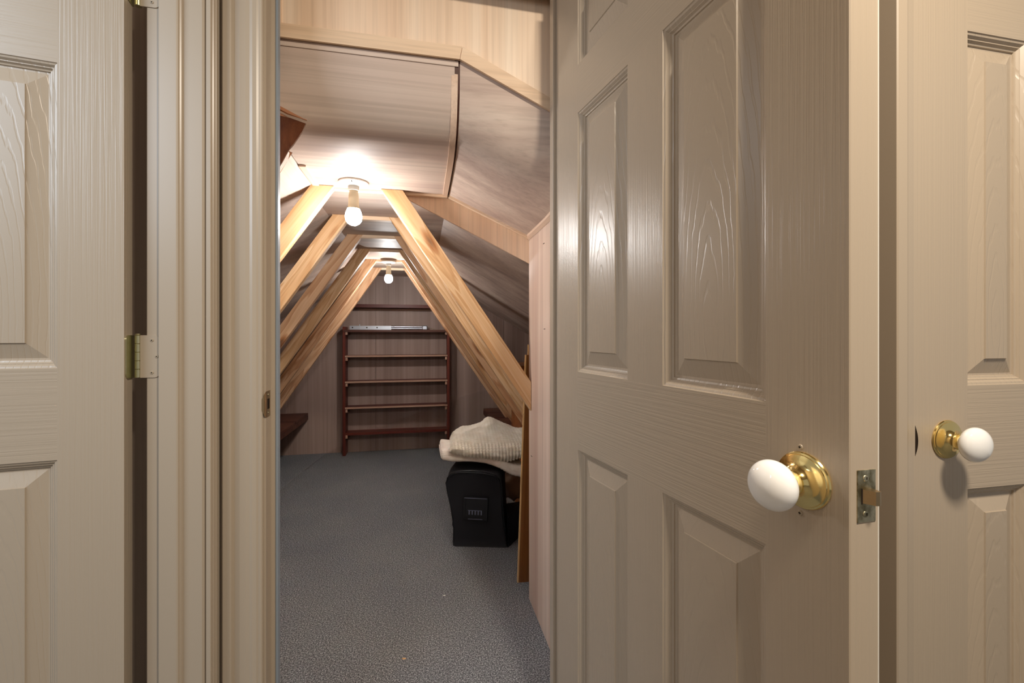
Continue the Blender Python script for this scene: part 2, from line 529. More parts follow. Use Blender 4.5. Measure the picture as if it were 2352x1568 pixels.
def panel_mesh(w, h, t, bev):
    """Raised panel, origin at its bottom centre; both faces moulded. y: 0 = front face, t = back face."""
    bm = bmesh.new()
    rings_by_side = []
    prof = STICK + [(bev, 0.0050), (bev + 0.001, 0.0026)]
    for side in (0, 1):
        prev = None
        for i, d in prof:
            y = d if side == 0 else t - d
            x0, x1, z0, z1 = -w / 2 + i, w / 2 - i, i, h - i
            cur = [bm.verts.new(p) for p in ((x0, y, z0), (x1, y, z0), (x1, y, z1), (x0, y, z1))]
            if prev:
                for k in range(4):
                    f = (prev[k], prev[(k + 1) % 4], cur[(k + 1) % 4], cur[k])
                    bm.faces.new(f if side == 0 else f[::-1])
            prev = cur
        bm.faces.new(prev if side == 0 else prev[::-1])
    return bm


def make_door(name, label, width, cols, rows, loc, rotz, y0, t, height=2.03, latch_skew=0.0, bev=0.048):
    root = empty(name, loc, rotz, label, 'door', kind='structure')
    y1 = y0 + t
    ca, cb = cols[0][0], cols[-1][1]

    def bx(nm, a, b, mt):
        return box(nm, a, b, mt, root, 0.0, True, origin=(a[0], y0, a[2]))
    bx('stile', (0, y0, 0), (ca, y1, height), 'paint_v')
    if latch_skew:
        prism('stile', [(cb, y0), (width - 0.0012, y0), (width, y0 + 0.0012), (width + latch_skew - 0.0003, y1 - 0.0045), (width + latch_skew - 0.0022, y1 - 0.0012), (width + latch_skew - 0.006, y1), (cb, y1)], 'z', 0, height, 'paint_v', root, local=True)
    else:
        bx('stile', (cb, y0, 0), (width, y1, height), 'paint_v')
    zs_ = [0] + [v for r in rows for v in r] + [height]
    for a, b2 in zip(zs_[0::2], zs_[1::2]):
        bx('rail', (ca, y0, a), (cb, y1, b2), 'paint_h')
    for (xa, xb), (xc, xd) in zip(cols, cols[1:]):
        for za, zb in rows:
            bx('mullion', (xb, y0, za), (xc, y1, zb), 'paint_v')
    for xa, xb in cols:
        for za, zb in rows:
            finish('panel', panel_mesh(xb - xa, zb - za, t, bev), 'paint_c', root, loc=((xa + xb) / 2, y0, za), normals=False)
    return root


ROS = [(0, 0.0), (0.0325, 0.0), (0.0335, 0.0015), (0.0325, 0.0032), (0.0305, 0.0038), (0.0300, 0.0050), (0.0275, 0.0060), (0.0245, 0.0068), (0.0195, 0.0085), (0.0160, 0.0115), (0.0135, 0.0150), (0.0128, 0.0175), (0.0140, 0.0185), (0.0140, 0.0205), (0.0128, 0.0215), (0.0100, 0.0218), (0, 0.0218)]
KNOB = [(0.0095, 0.0205), (0.0092, 0.0235), (0.0098, 0.0260), (0.0115, 0.0285)]
for k in range(1, 24):
    a = math.pi * k / 24
    h = 0.0470 - 0.0190 * math.cos(a)
    r = 0.0288 * math.sin(a)
    if k > 3:
        KNOB.append((r, h))
KNOB.append((0.0, 0.0660))


def knob_set(door, x, z, y, sgn, stretch=1.0):
    """Brass rosette and porcelain knob on a door face; sgn = direction of local y it points to."""
    rot = (math.pi / 2, 0, 0) if sgn < 0 else (-math.pi / 2, 0, 0)
    r = lathe('rosette', ROS, 'brass', door, (x, y, z), rot, 56)
    r['label'] = 'polished brass rosette'
    k = lathe('knob', [(r_, h_ * stretch) for r_, h_ in KNOB], 'porcelain', door, (x, y, z), rot, 56, 60)
    k['label'] = 'white porcelain knob'


ROWS = [(0.24, 0.817), (1.002, 1.616), (1.729, 1.915)]
# the attic door, swung open towards the viewer on the right of the doorway
H0 = Vector((0.348, 1.093)); L0 = Vector((0.454, 0.392))
dv = (L0 - H0); DW = dv.length; ang = math.atan2(dv.y, dv.x)
pc = [(0.146 * DW, 0.4275 * DW), (0.571 * DW, 0.855 * DW)]
d1 = make_door('door_1', 'open taupe six-panel attic door with white knob and latch edge facing', DW, pc, ROWS, (H0.x, H0.y, 0), ang, 0.0, 0.042, latch_skew=0.0055)
kz, kx = 0.9165, DW - 0.0520
knob_set(d1, kx, kz, 0.0, -1, 1.08)
for dz in (-0.0405, 0.0385):
    s_ = lathe('screw', [(0, 0.0016), (0.0030, 0.0012), (0.0036, 0)], 'painted_metal', d1, (kx - 0.004, 0.0002, kz + dz), (math.pi / 2, 0, 0), 16)
    c_ = box('slot', (-0.0014, -0.0004, 0.0014), (0.0014, 0.0004, 0.0019), 'screw', s_, local=True)
    box('slot', (-0.0004, -0.0014, 0.0014), (0.0004, 0.0014, 0.0019), 'screw', s_, local=True)
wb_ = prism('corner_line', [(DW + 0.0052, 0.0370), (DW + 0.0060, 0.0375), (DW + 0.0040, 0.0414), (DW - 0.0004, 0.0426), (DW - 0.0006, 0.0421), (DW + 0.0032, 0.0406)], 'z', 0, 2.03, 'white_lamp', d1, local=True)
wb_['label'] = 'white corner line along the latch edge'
# latch plate on the slanted edge
lp = empty('latch', (DW + 0.0028, 0.0212, kz - 0.0025), 0, parent=d1)
lp.rotation_euler = (0, 0, -math.atan2(0.0055, 0.042))
box('latch_plate', (-0.0005, -0.0125, -0.0285), (0.0009, 0.0125, 0.0285), 'nickel', lp, 0.0003, True)
bm = bmesh.new()
pr = [(0.0, -0.006), (0.0105, 0.0005), (0.0115, 0.0045), (0.0105, 0.0075), (0.0, 0.0080)]
A = [bm.verts.new((x, y, -0.0075)) for x, y in pr]; B = [bm.verts.new((x, y, 0.0075)) for x, y in pr]
for i in range(len(pr)):
    j = (i + 1) % len(pr)
    bm.faces.new((A[i], A[j], B[j], B[i]))
bm.faces.new(A[::-1]); bm.faces.new(B)
finish('latch_bolt', bm, 'copper', lp)
box('latch_slot', (0.0004, -0.0075, -0.0085), (0.0011, -0.0055, 0.0085), 'dark_hole', lp, local=True)
for dz in (-0.0195, 0.0195):
    lathe('screw', [(0, 0.0016), (0.0032, 0.0014), (0.0036, 0.0006)], 'nickel', lp, (0.0002, -0.0015, dz), (0, math.pi / 2, 0), 16)
    box('slot', (0.0016, -0.0014, dz - 0.0014), (0.0020, -0.0001, dz + 0.0014), 'screw', lp, local=True)
    

# the closed door on the right
RX = 0.8275
d2 = make_door('door_2', 'closed taupe six-panel door with white knob on brass rosette', 0.62, [(0.118, 0.262), (0.358, 0.502)], [(0.24, 0.817), (1.000, 1.627), (1.735, 1.915)],
               (RX, RW_Y - 0.006, 0), 0.0, 0.0, 0.036, bev=0.046)
knob_set(d2, 0.070, 0.9075, 0.0, -1, 0.88)
bm = bmesh.new()
lens = []
for k in range(13):
    t = -1 + k / 6.0
    lens.append((t * 0.026, 0.0042 * (1 - t * t)))
A = [bm.verts.new((-0.0006, -0.0006, z)) for z, w_ in lens]
B = [bm.verts.new((-0.0006 + w_ + 0.0001, -0.0012 - w_ * 0.4, z)) for z, w_ in lens]
C = [bm.verts.new((0.0004 + w_ + 0.0006, -0.0004, z)) for z, w_ in lens]
for i in range(12):
    bm.faces.new((A[i], A[i + 1], B[i + 1], B[i])); bm.faces.new((B[i], B[i + 1], C[i + 1], C[i]))
s_ = finish('strike_lip', bm, 'dark_hole', d2, loc=(0.0, -0.0004, 0.908), smooth=40)
s_['label'] = 'dark curved lip of the strike plate'

# the left door, swung open into the side room
PIN = Vector((-0.584, 1.065))
n_ = Vector((0.1513, -0.9885)); dd = Vector((-0.9885, -0.1513))
c0 = PIN + n_ * 0.037 + dd * 0.0095
d3 = make_door('door_3', 'taupe six-panel door ajar on brass hinges beside the jamb', 0.711, [(0.104, 0.304), (0.407, 0.607)], [(0.24, 0.829), (1.007, 1.598), (1.720, 1.915)],
               (c0.x, c0.y, 0.018), math.atan2(dd.y, dd.x), -0.036, 0.036)


def hinge(z):
    h = empty('hinge', (0, 0, z), 0, parent=d3)
    # local frame of the door: x along the door, y towards the viewer
    loc_pin = Vector((-0.0110, -0.0335, 0.0))
    HB = 0.0445
    for k in range(5):
        a, b = -HB + k * 0.0178, -HB + (k + 1) * 0.0178
        bm = lathe_bm([(0, a + 0.0003), (0.0056, a + 0.0003), (0.0062, a + 0.0010), (0.0062, b - 0.0010), (0.0056, b - 0.0003), (0, b - 0.0003)], 22)
        finish('knuckle', bm, 'hinge_brass', h, 35, loc_pin)
    lathe('pin_head', [(0.0045, HB), (0.0058, HB + 0.001), (0.0045, HB + 0.003), (0, HB + 0.0035)], 'hinge_brass', h, loc_pin, n=20)

    def leaf(nm, wid, mt, rad):
        pts = [(0.002, -HB), (wid - rad, -HB)]
        pts += [(wid - rad + rad * math.sin(a), -HB + rad - rad * math.cos(a)) for a in [math.pi / 12 * q for q in range(1, 7)]]
        pts += [(wid - rad + rad * math.cos(a), HB - rad + rad * math.sin(a)) for a in [math.pi / 12 * q for q in range(0, 7)]]
        pts += [(0.002, HB)]
        bm = bmesh.new()
        A = [bm.verts.new((x, -0.0010, z_)) for x, z_ in pts]; B = [bm.verts.new((x, 0.0010, z_)) for x, z_ in pts]
        for i in range(len(pts)):
            j = (i + 1) % len(pts)
            bm.faces.new((A[i], A[j], B[j], B[i]))
        bm.faces.new(A[::-1]); bm.faces.new(B)
        o = finish(nm, bm, mt, h)
        return o
    # leaf on the door's edge: in the plane x = 0, running towards the viewer
    l1 = leaf('door_leaf', 0.036, 'hinge_brass', 0.011)
    l1.location = (-0.0012, -0.036 - 0.004, 0); l1.rotation_euler = (0, 0, math.pi / 2)
    l1['label'] = 'green-tinged brass leaf on the door edge'
    # leaf on the jamb, painted over; in world it runs along +X on the jamb face
    l2 = leaf('jamb_leaf', 0.0385, 'paint', 0.011)
    wang = -d3.rotation_euler[2]
    l2.rotation_euler = (0, 0, wang)
    want = Vector((PIN.x + 0.0055, 1.0592)) - Vector((c0.x, c0.y))
    ca_, sa_ = math.cos(wang), math.sin(wang)
    l2.location = (ca_ * want.x - sa_ * want.y, sa_ * want.x + ca_ * want.y, 0)
    for lf, xs, mt in ((l1, (0.017, 0.0265, 0.017), 'hinge_brass'), (l2, (0.0235, 0.0325, 0.0235), 'painted_metal')):
        for x, z_ in zip(xs, (-0.034, 0.0, 0.034)):
            for sgn in (-1,):
                lathe('screw', [(0, 0.0014), (0.0030, 0.0011), (0.0036, 0.0)], mt, h, lf.location + Vector((math.cos(lf.rotation_euler[2]) * x + math.sin(lf.rotation_euler[2]) * 0.001, math.sin(lf.rotation_euler[2]) * x - math.cos(lf.rotation_euler[2]) * 0.001, z_)),
                      (math.pi / 2, 0, lf.rotation_euler[2]), 16)
                bm = bmesh.new()
                add_box(bm, (-0.0013, -0.0004, 0.0012), (0.0013, 0.0004, 0.0018)); add_box(bm, (-0.0004, -0.0013, 0.0012), (0.0004, 0.0013, 0.0018))
                finish('slot', bm, 'screw', h, loc=lf.location + Vector((math.cos(lf.rotation_euler[2]) * x + math.sin(lf.rotation_euler[2]) * 0.001, math.sin(lf.rotation_euler[2]) * x - math.cos(lf.rotation_euler[2]) * 0.001, z_)),
                       rot=(math.pi / 2, 0.5, lf.rotation_euler[2]))
    return h


hinge(1.026)
hinge(1.804)

# ------------------------------------------------------------------ attic vestibule: plywood lining just inside the doorway
FX = 0.104                              # right edge of the level ceiling
FXL = -0.390
RWX = 0.435                             # plywood wall on the right
VB = 1.765                              # where the vestibule ends and the long attic begins
PROF = [(1.235, 1.858), (1.238, 1.815), (1.248, 1.765), (1.268, 1.718), (1.298, 1.683), (1.340, 1.660), (1.400, 1.646), (1.480, 1.641), (1.600, 1.640), (VB, 1.640)]


def baseZ(y):
    for (ya, za), (yb, zb) in zip(PROF, PROF[1:]):
        if ya <= y <= yb:
            return za + (zb - za) * (y - ya) / (yb - ya)
    return PROF[-1][1]


def lining(name, xs, zoff, mat, parent, th=0.006, notch=None, ys=None):
    """Bent plywood sheet following the vestibule profile; xs across, zoff(x) drop below the level part."""
    bm = bmesh.new()
    ys = ys or [p[0] for p in PROF]
    grid = [[bm.verts.new((x, y, baseZ(y) - zoff(x))) for x in xs] for y in ys]
    for r0, r1 in zip(grid, grid[1:]):
        for i in range(len(xs) - 1):
            bm.faces.new((r0[i], r0[i + 1], r1[i + 1], r1[i]))
    if notch:
        tip, e1, e2 = notch
        for e, f in ((e1, e2), (e2, e1)):
            nrm = Vector((-e[1], e[0], 0)).normalized()
            bmesh.ops.bisect_plane(bm, geom=bm.verts[:] + bm.edges[:] + bm.faces[:], plane_co=(tip[0], tip[1], 0), plane_no=nrm, dist=1e-6)
        inside = []
        det = e1[0] * e2[1] - e1[1] * e2[0]
        for f in bm.faces:
            c = f.calc_center_median()
            q = (c.x - tip[0], c.y - tip[1])
            s = (q[0] * e2[1] - q[1] * e2[0]) / det
            t = (e1[0] * q[1] - e1[1] * q[0]) / det
            if s > 0 and t > 0: inside.append(f)
        bmesh.ops.delete(bm, geom=inside, context='FACES')
    r = bmesh.ops.extrude_face_region(bm, geom=bm.faces[:])
    for v in r['geom']:
        if isinstance(v, bmesh.types.BMVert): v.co.z += th
    return finish(name, bm, mat, parent, 25)


att = empty('ceiling', (0, 0, 0), label='lauan plywood ceiling lining of the attic with battens', cat='ceiling', kind='structure')
NOTCH = ((-0.313, 1.312), (-0.95, -0.30), (-0.54, 0.84))
o = lining('ceiling_panel', [FXL, -0.30, -0.15, 0.0, 0.091], lambda x: 0.0, 'ply_x', att, notch=NOTCH)
o = lining('ceiling_panel', [-0.78, -0.6, -0.45, FXL - 0.003], lambda x: 0.50 * (FXL - x), 'ply_y', att, notch=NOTCH)
o = lining('ceiling_panel', [FX + 0.002, 0.2, 0.32, RWX + 0.01], lambda x: 0.45 * (x - FX), 'ply_x', att)
# batten along the right edge of the level part, following the bend
bm = bmesh.new()
prev = None
for y, z in PROF:
    if y < 1.236: continue
    c = [bm.verts.new(p) for p in ((0.082, y, z - 0.006), (FX - 0.004, y, z - 0.006), (FX - 0.004, y, z + 0.004), (0.082, y, z + 0.004))]
    if prev:
        for k in range(4): bm.faces.new((prev[k], prev[(k + 1) % 4], c[(k + 1) % 4], c[k]))
    else: bm.faces.new(c[::-1])
    prev = c
bm.faces.new(prev)
finish('batten', bm, 'strip_y', att, 25)
# the dark wood behind the open joint
lining('joint_backing', [0.06, 0.15], lambda x: -0.012 + 0.3 * max(0, x - FX), 'dark_shelf', att)
# batten along the left edge of the level part, behind the notch
bm = bmesh.new()
add_box(bm, (FXL, 1.535, 1.6345), (FXL + 0.022, VB, 1.6400))
finish('batten', bm, 'strip_y', att)
# batten across the far edge of the vestibule and under the slope
box('batten', (FXL, VB - 0.020, 1.632), (-0.06, VB, 1.640), 'strip_x', att, 0.001)
box('batten', (-0.06, VB - 0.020, 1.630), (FX - 0.003, VB, 1.640), 'strip_x', att, 0.001)
zR = lambda x: 1.640 - 0.45 * (x - FX)
prism('batten', [(FX, zR(FX) - 0.009), (RWX, zR(RWX) - 0.009), (RWX, zR(RWX) + 0.001), (FX, zR(FX) + 0.001)], 'y', VB - 0.018, VB, 'strip_x', att)
# cove strip between slope and right wall
bm = bmesh.new()
prev = None
for y, z in PROF:
    zz = z - 0.45 * (RWX - FX)
    c = [bm.verts.new(p) for p in ((RWX - 0.001, y, zz - 0.012), (RWX - 0.001, y, zz + 0.004), (RWX - 0.014, y, zz + 0.007), (RWX - 0.012, y, zz - 0.002))]
    if prev:
        for k in range(4): bm.faces.new((prev[k], prev[(k + 1) % 4], c[(k + 1) % 4], c[k]))
    else: bm.faces.new(c[::-1])
    prev = c
bm.faces.new(prev)
finish('batten', bm, 'strip_y', att)
# hatch shaft seen through the notch
tip, e1, e2 = [Vector(v) for v in NOTCH]
e1.normalize(); e2.normalize()
lining_z = lambda p: baseZ(max(p.y, 1.236)) - 0.5 * max(0.0, FXL - p.x)
lid_z = lambda p: 1.682 + 0.50 * max(0.0, (p - tip).dot(e2) - 0.26 * (p - tip).dot(e1))
for d, ln in ((e1, 0.19), (e2, 0.50)):
    nrm = Vector((-d.y, d.x))
    if nrm.dot(e1 + e2) > 0: nrm = -nrm
    bm = bmesh.new()
    prev = None
    for k in range(9):
        p = tip + d * ln * k / 8.0
        q = p + nrm * 0.012
        zb, ztp = lining_z(p) + 0.0045, lid_z(p) + 0.03
        c = [bm.verts.new((p.x, p.y, zb)), bm.verts.new((q.x, q.y, zb)), bm.verts.new((q.x, q.y, max(ztp, zb + 0.02))), bm.verts.new((p.x, p.y, max(ztp, zb + 0.02)))]
        if prev:
            for m_ in range(4): bm.faces.new((prev[m_], prev[(m_ + 1) % 4], c[(m_ + 1) % 4], c[m_]))
        else: bm.faces.new(c[::-1])
        prev = c
    bm.faces.new(prev)
    finish('shaft_board', bm, 'brown_wood', att)
bm = bmesh.new()
cs = [tip, tip + e1 * 0.19, tip + e1 * 0.19 + e2 * 0.50, tip + e2 * 0.50]
A = [bm.verts.new((p.x, p.y, lid_z(p))) for p in cs]; B = [bm.verts.new((p.x, p.y, lid_z(p) + 0.012)) for p in cs]
bm.faces.new(A); bm.faces.new(B[::-1])
for k in range(4): bm.faces.new((A[k], B[k], B[(k + 1) % 4], A[(k + 1) % 4]))
finish('shaft_lid', bm, 'brown_wood', att)

# fascia above the lining, facing the door
wfas = empty('wall_fascia', (0, 1.228, 1.85), label='pale plywood fascia above the bent ceiling panel inside the attic doorway', cat='plywood wall', kind='structure')
zF = lambda x: 1.858 - 0.45 * max(0.0, x - FX)
prism('fascia_panel', [(-0.80, 1.856), (FX, 1.856), (0.470, zF(0.470)), (0.470, 2.40), (-0.80, 2.40)], 'y', 1.228, 1.236, 'ply_pale', wfas)
prism('batten', [(-0.80, 1.853), (FX, 1.853), (FX + 0.006, 1.889), (-0.80, 1.889)], 'y', 1.2225, 1.228, 'strip_x', wfas)
prism('batten', [(FX + 0.001, 1.853), (0.470, zF(0.470) - 0.004), (0.470, zF(0.470) + 0.033), (FX + 0.008, 1.889)], 'y', 1.2225, 1.228, 'strip_x', wfas)
box('batten', (-0.385, 1.2225, 1.889), (-0.352, 1.228, 2.40), 'ply_pale', wfas)
box('header_board', (0.20, 1.208, 2.0655), (0.45, 1.228, 2.14), 'brown_wood', wfas)
prism('lower_strip', [(-0.80, 1.838), (FX - 0.003, 1.838), (FX - 0.003, 1.853), (-0.80, 1.853)], 'y', 1.2335, 1.2362, 'ply_x', wfas)

# plywood wall on the right of the vestibule
wq = empty('wall_partition', (RWX, 1.5, 0), label='pale plywood side wall inside the attic just behind the open door', cat='plywood wall', kind='structure')
box('plywood_sheet', (RWX, WALL_B, 0.001), (RWX + 0.012, VB, 1.70), 'ply_z', wq)
for z, y in ((1.420, 1.54), (1.110, 1.53), (0.60, 1.72)):
    box('staple', (RWX - 0.0008, y - 0.008, z - 0.0012), (RWX, y + 0.008, z + 0.0012), 'screw', wq)
# filler panel between vestibule slope and the lower attic slope
prism('filler_panel', [(-0.10, 1.640), (-0.10, 1.632), (-0.06, 1.622), (RWX + 0.002, 1.383), (RWX + 0.002, zR(RWX) - 0.003), (FX, 1.638)], 'y', VB + 0.001, VB + 0.009, 'ply_pale', wq)

# ------------------------------------------------------------------ the long attic
BY = 4.30
SLR, SLL = 0.58, 0.50
zSR = lambda x: 1.640 - SLR * (x - FX)
zSL = lambda x: 1.640 - SLL * (-0.420 - x)
ysplit = [VB + 0.010, 2.85, 4.07, BY]
for a, b in zip(ysplit, ysplit[1:]):
    box('ceiling_panel', (-0.420, a, 1.640), (FX, b - 0.003, 1.648), 'ply_x', att)
    for side in (0, 1):
        bm = bmesh.new()
        if side == 0: x0, x1, zf = FX, 2.05, zSR
        else: x0, x1, zf = -0.420, -2.25, zSL
        A = [bm.verts.new(p) for p in ((x0, a, zf(x0)), (x1, a, zf(x1)), (x1, b - 0.003, zf(x1)), (x0, b - 0.003, zf(x0)))]
        B = [bm.verts.new(v.co + Vector((0, 0, 0.008))) for v in A]
        bm.faces.new(A); bm.faces.new(B[::-1])
        for k in range(4): bm.faces.new((A[k], B[k], B[(k + 1) % 4], A[(k + 1) % 4]))
        finish('ceiling_panel', bm, 'ply_x', att)
# roof deck above, closing every joint
prism('roof_deck', [(-2.4, zSL(-2.4) + 0.03), (-0.42, 1.672), (FX, 1.672), (2.2, zSR(2.2) + 0.03), (2.2, zSR(2.2) + 0.08), (FX, 1.71), (-0.42, 1.71), (-2.4, zSL(-2.4) + 0.08)],
      'y', VB + 0.01, BY + 0.1, 'dark_shelf', att)

wb = empty('wall_back', (0, BY, 0), label='aged plywood end wall of the attic behind the shelf unit', cat='plywood wall', kind='structure')
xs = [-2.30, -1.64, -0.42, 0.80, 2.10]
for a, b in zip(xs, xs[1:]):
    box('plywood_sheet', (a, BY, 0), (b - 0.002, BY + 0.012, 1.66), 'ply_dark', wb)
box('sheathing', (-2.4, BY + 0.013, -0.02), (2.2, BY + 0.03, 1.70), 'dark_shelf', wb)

we = empty('wall_eaves', (0, 3.0, 0), label='dark plywood knee walls low under the eaves', cat='plywood wall', kind='structure')
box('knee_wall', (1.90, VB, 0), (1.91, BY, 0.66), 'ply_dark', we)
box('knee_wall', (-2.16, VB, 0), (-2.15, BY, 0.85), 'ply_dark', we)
box('light_block_panel', (RWX + 0.012, VB - 0.02, 0), (2.2, VB - 0.002, 1.66), 'ply_dark', we)  # unseen panel, added to keep outside light from leaking into the attic
box('light_block_panel', (-2.4, VB - 0.02, 0), (-0.792, VB - 0.002, 1.66), 'ply_dark', we)
box('side_panel', (-0.792, WALL_B, 0), (-0.78, VB, 1.9), 'ply_z', we)
box('light_block_panel', (-0.80, WALL_B, 0), (LW - 0.12, WALL_B + 0.012, 2.4), 'ply_z', we)
box('top_panel', (-0.80, WALL_B, 2.40), (0.48, 1.80, 2.42), 'dark_shelf', we)
box('top_panel', (-0.80, 1.237, 1.99), (0.48, 1.80, 2.01), 'dark_shelf', we)
box('side_panel', (RWX + 0.013, WALL_B, 1.3), (RWX + 0.03, 1.80, 2.42), 'dark_shelf', we)

# ------------------------------------------------------------------ sloping pine struts in pairs
def strut(name, side, k, label, zlow):
    """A 2x3 leaning from the ceiling down to the eaves; local X runs down its length."""
    Y0 = 1.722 + 0.4064 * k
    slope = 1.47
    an = math.atan(slope)
    th, dep = 0.038, 0.066
    top_x = -0.150 if side > 0 else -0.316
    ztop = 1.639 if k else 1.639
    zend = zlow
    # outline in the (run, height) plane; lower edge starts at the inner top corner
    hw = dep / math.sin(an)
    def px(z, inner): return (ztop - z) / slope + (0 if inner else hw)
    if k == 0:
        xe = RWX - 0.001 - top_x if side > 0 else 0.778 + top_x
        pts = [(0, ztop), (hw, ztop), (xe, ztop - (xe - hw) * slope), (xe, ztop - xe * slope)]
    else:
        pts = [(0, ztop), (hw, ztop), (px(zend, False), zend), (px(zend, True), zend)]
    org = Vector((top_x, Y0, ztop))
    # local frame: X along the strut downwards, Z across it, Y = attic axis
    dirv = Vector((side * math.cos(an), 0, -math.sin(an)))
    up = Vector((side * math.sin(an), 0, math.cos(an)))
    bm = bmesh.new()
    loc = []
    for r, z in pts:
        v = Vector((side * r, 0, z - ztop))
        loc.append((v.dot(dirv), v.dot(up)))
    A = [bm.verts.new((a, -th / 2, c)) for a, c in loc]
    B = [bm.verts.new((a, th / 2, c)) for a, c in loc]
    for i in range(4):
        bm.faces.new((A[i], A[(i + 1) % 4], B[(i + 1) % 4], B[i]))
    bm.faces.new(A[::-1]); bm.faces.new(B)
    bmesh.ops.recalc_face_normals(bm, faces=bm.faces[:])
    bmesh.ops.bevel(bm, geom=bm.edges[:], offset=0.0015, segments=1, affect='EDGES', profile=0.5)
    o = finish(name, bm, 'pine' if k in (0, 1, 3) else 'pine_b', None)
    yv = up.cross(dirv)
    mat3 = Matrix((dirv, yv, up)).transposed()
    o.matrix_world = Matrix.Translation((org.x, Y0 + th / 2, org.z)) @ mat3.to_4x4()
    tag(o, label, 'wooden strut', 'paired sloping pine struts')
    return o


ORD = ['first', 'second', 'third', 'fourth', 'fifth', 'sixth']
for k in range(6):
    for side, nm in ((-1, 'left'), (1, 'right')):
        if k == 0:
            lb = 'pale pine strut of the %s row, nearest the doorway and widest' % nm
        elif k == 5:
            lb = 'pine strut of the %s row farthest back, before the end wall' % nm
        else:
            lb = '%s sloping pine strut of the %s row counted from the doorway' % (ORD[k], nm)
        strut('pine_strut', side, k, lb, 0.001 if k < 4 else (0.3785 if side < 0 else 0.3675))
    if k:
        Y0 = 1.722 + 0.4064 * k
        box('batten', (-0.400, Y0 + 0.002, 1.622), (-0.07, Y0 + 0.036, 1.6395), 'strip_x', att, 0.001)

# ------------------------------------------------------------------ bare bulbs on the ceiling
def lamp(label, x, y, z):
    r = empty('ceiling_lamp', (x, y, z), 0, label, 'lamp', 'bare ceiling bulbs')
    lathe('base_plate', [(0, 0), (0.050, 0), (0.052, -0.002), (0.0515, -0.006), (0.046, -0.010), (0.030, -0.0135), (0.020, -0.0150), (0, -0.0150)], 'white_lamp', r, n=48)
    lathe('socket', [(0, -0.014), (0.0185, -0.014), (0.0195, -0.018), (0.0195, -0.030), (0.0175, -0.0315), (0, -0.0315)], 'white_lamp', r, n=32)
    lathe('bulb_neck', [(0, -0.030), (0.0140, -0.030), (0.0150, -0.036), (0.0175, -0.050), (0.0180, -0.066), (0.0184, -0.080), (0.0200, -0.0905), (0.0222, -0.0965), (0.0212, -0.0972), (0, -0.0972)], 'lamp_neck', r, n=32)
    pr = [(0, -0.0968), (0.0213, -0.0969), (0.0250, -0.105), (0.0285, -0.116), (0.0295, -0.127), (0.0270, -0.139), (0.0200, -0.149), (0.0100, -0.155), (0, -0.1565)]
    lathe('bulb', pr, 'bulb', r, n=32, smooth=60)
    bm = bmesh.new()
    add_box(bm, (-0.0012, -0.050, -0.0118), (0.0012, -0.030, -0.0095))
    finish('plate_notch', bm, 'screw', r)
    return r


lamp('bare lit bulb on a round white base nearest the doorway', -0.240, 1.672, 1.640)
lamp('bare lit bulb on the ceiling farther back in the attic', -0.235, 3.330, 1.622)

# ------------------------------------------------------------------ shelf unit against the end wall
SX0, SX1, SYF = -0.690, 0.258, 4.165
su = empty('shelf_unit', ((SX0 + SX1) / 2, BY - 0.07, 0), 0, 'red-brown stained ladder-like shelf unit on the end wall', 'shelf unit')
for x in (SX0, SX1 - 0.020):
    box('side_board', (x - 0.002, SYF, 0.0005), (x + 0.0225, BY - 0.001, 1.395 if 0 else 1.16), 'red_stain_z', su, 0.001)
SZ = [0.2025 + 0.2325 * k for k in range(6)]
for k, z in enumerate(SZ):
    x0, x1 = SX0 + 0.023, SX1 - 0.023
    if k == 5:
        box('shelf', (x0 + 0.05, SYF, z - 0.030), (x1 - 0.05, BY - 0.001, z), 'red_stain', su, 0.001)
        box('cleat', (x0 + 0.1, BY - 0.02, z - 0.050), (x1 - 0.1, BY - 0.001, z - 0.032), 'raw_edge', su)
        continue
    sh = box('shelf', (x0, SYF + 0.004, z - 0.018), (x1, BY - 0.001, z), 'red_stain', su)
    if k == 0:
        box('shelf_edge', (x0, SYF, z - 0.020), (x1, SYF + 0.0045, z + 0.001), 'red_stain', su)
    elif k == 4:
        box('shelf_edge', (x0 - 0.015, SYF - 0.012, z - 0.020), (x1 + 0.015, SYF + 0.0045, z + 0.001), 'dark_shelf', su)
    else:
        box('shelf_edge', (x0 - 0.004, SYF - 0.004, z - 0.014), (x1 + 0.004, SYF + 0.0045, z + 0.001), 'raw_edge', su)
    for x in (x0, x1 - 0.018):
        box('cleat', (x, SYF + 0.002, z - 0.045), (x + 0.018, BY - 0.002, z - 0.0185), 'red_stain', su)
        box('cleat_end', (x, SYF - 0.003, z - 0.045), (x + 0.017, SYF + 0.002, z - 0.0185), 'raw_edge', su)

# metal rail lying on the shelf
zt = SZ[4] + 0.001
mr = empty('metal_rail', (-0.3, 4.22, zt), 0, 'grey steel telescoping rail lying on the upper shelf', 'metal rail')
bm = bmesh.new()
add_box(bm, (-0.640, 4.215, zt), (-0.275, 4.219, zt + 0.036)); add_box(bm, (-0.640, 4.2195, zt), (-0.275, 4.25, zt + 0.004))
for v in bm.verts: v.co -= off(mr)
finish('bracket_plate', bm, 'metal_grey', mr)
for x in (-0.615, -0.49, -0.40):
    lathe('hole', [(0, 0.0012), (0.006, 0.0010), (0.006, 0)], 'dark_hole', mr, Vector((x, 4.215, zt + 0.02)) - off(mr), (math.pi / 2, 0, 0), 16)
box('upright_tab', (-0.556, 4.212, zt), (-0.550, 4.226, zt + 0.050), 'metal_grey', mr)
for zz, xe in ((0.028, 0.03), (0.011, 0.035)):
    bm = bmesh.new()
    tube_bm(bm, [(-0.275 - mr.location.x, 0.0, zz), (xe - mr.location.x, 0.0, zz)], 0.008, 14)
    finish('tube', bm, 'metal_grey', mr, 40)
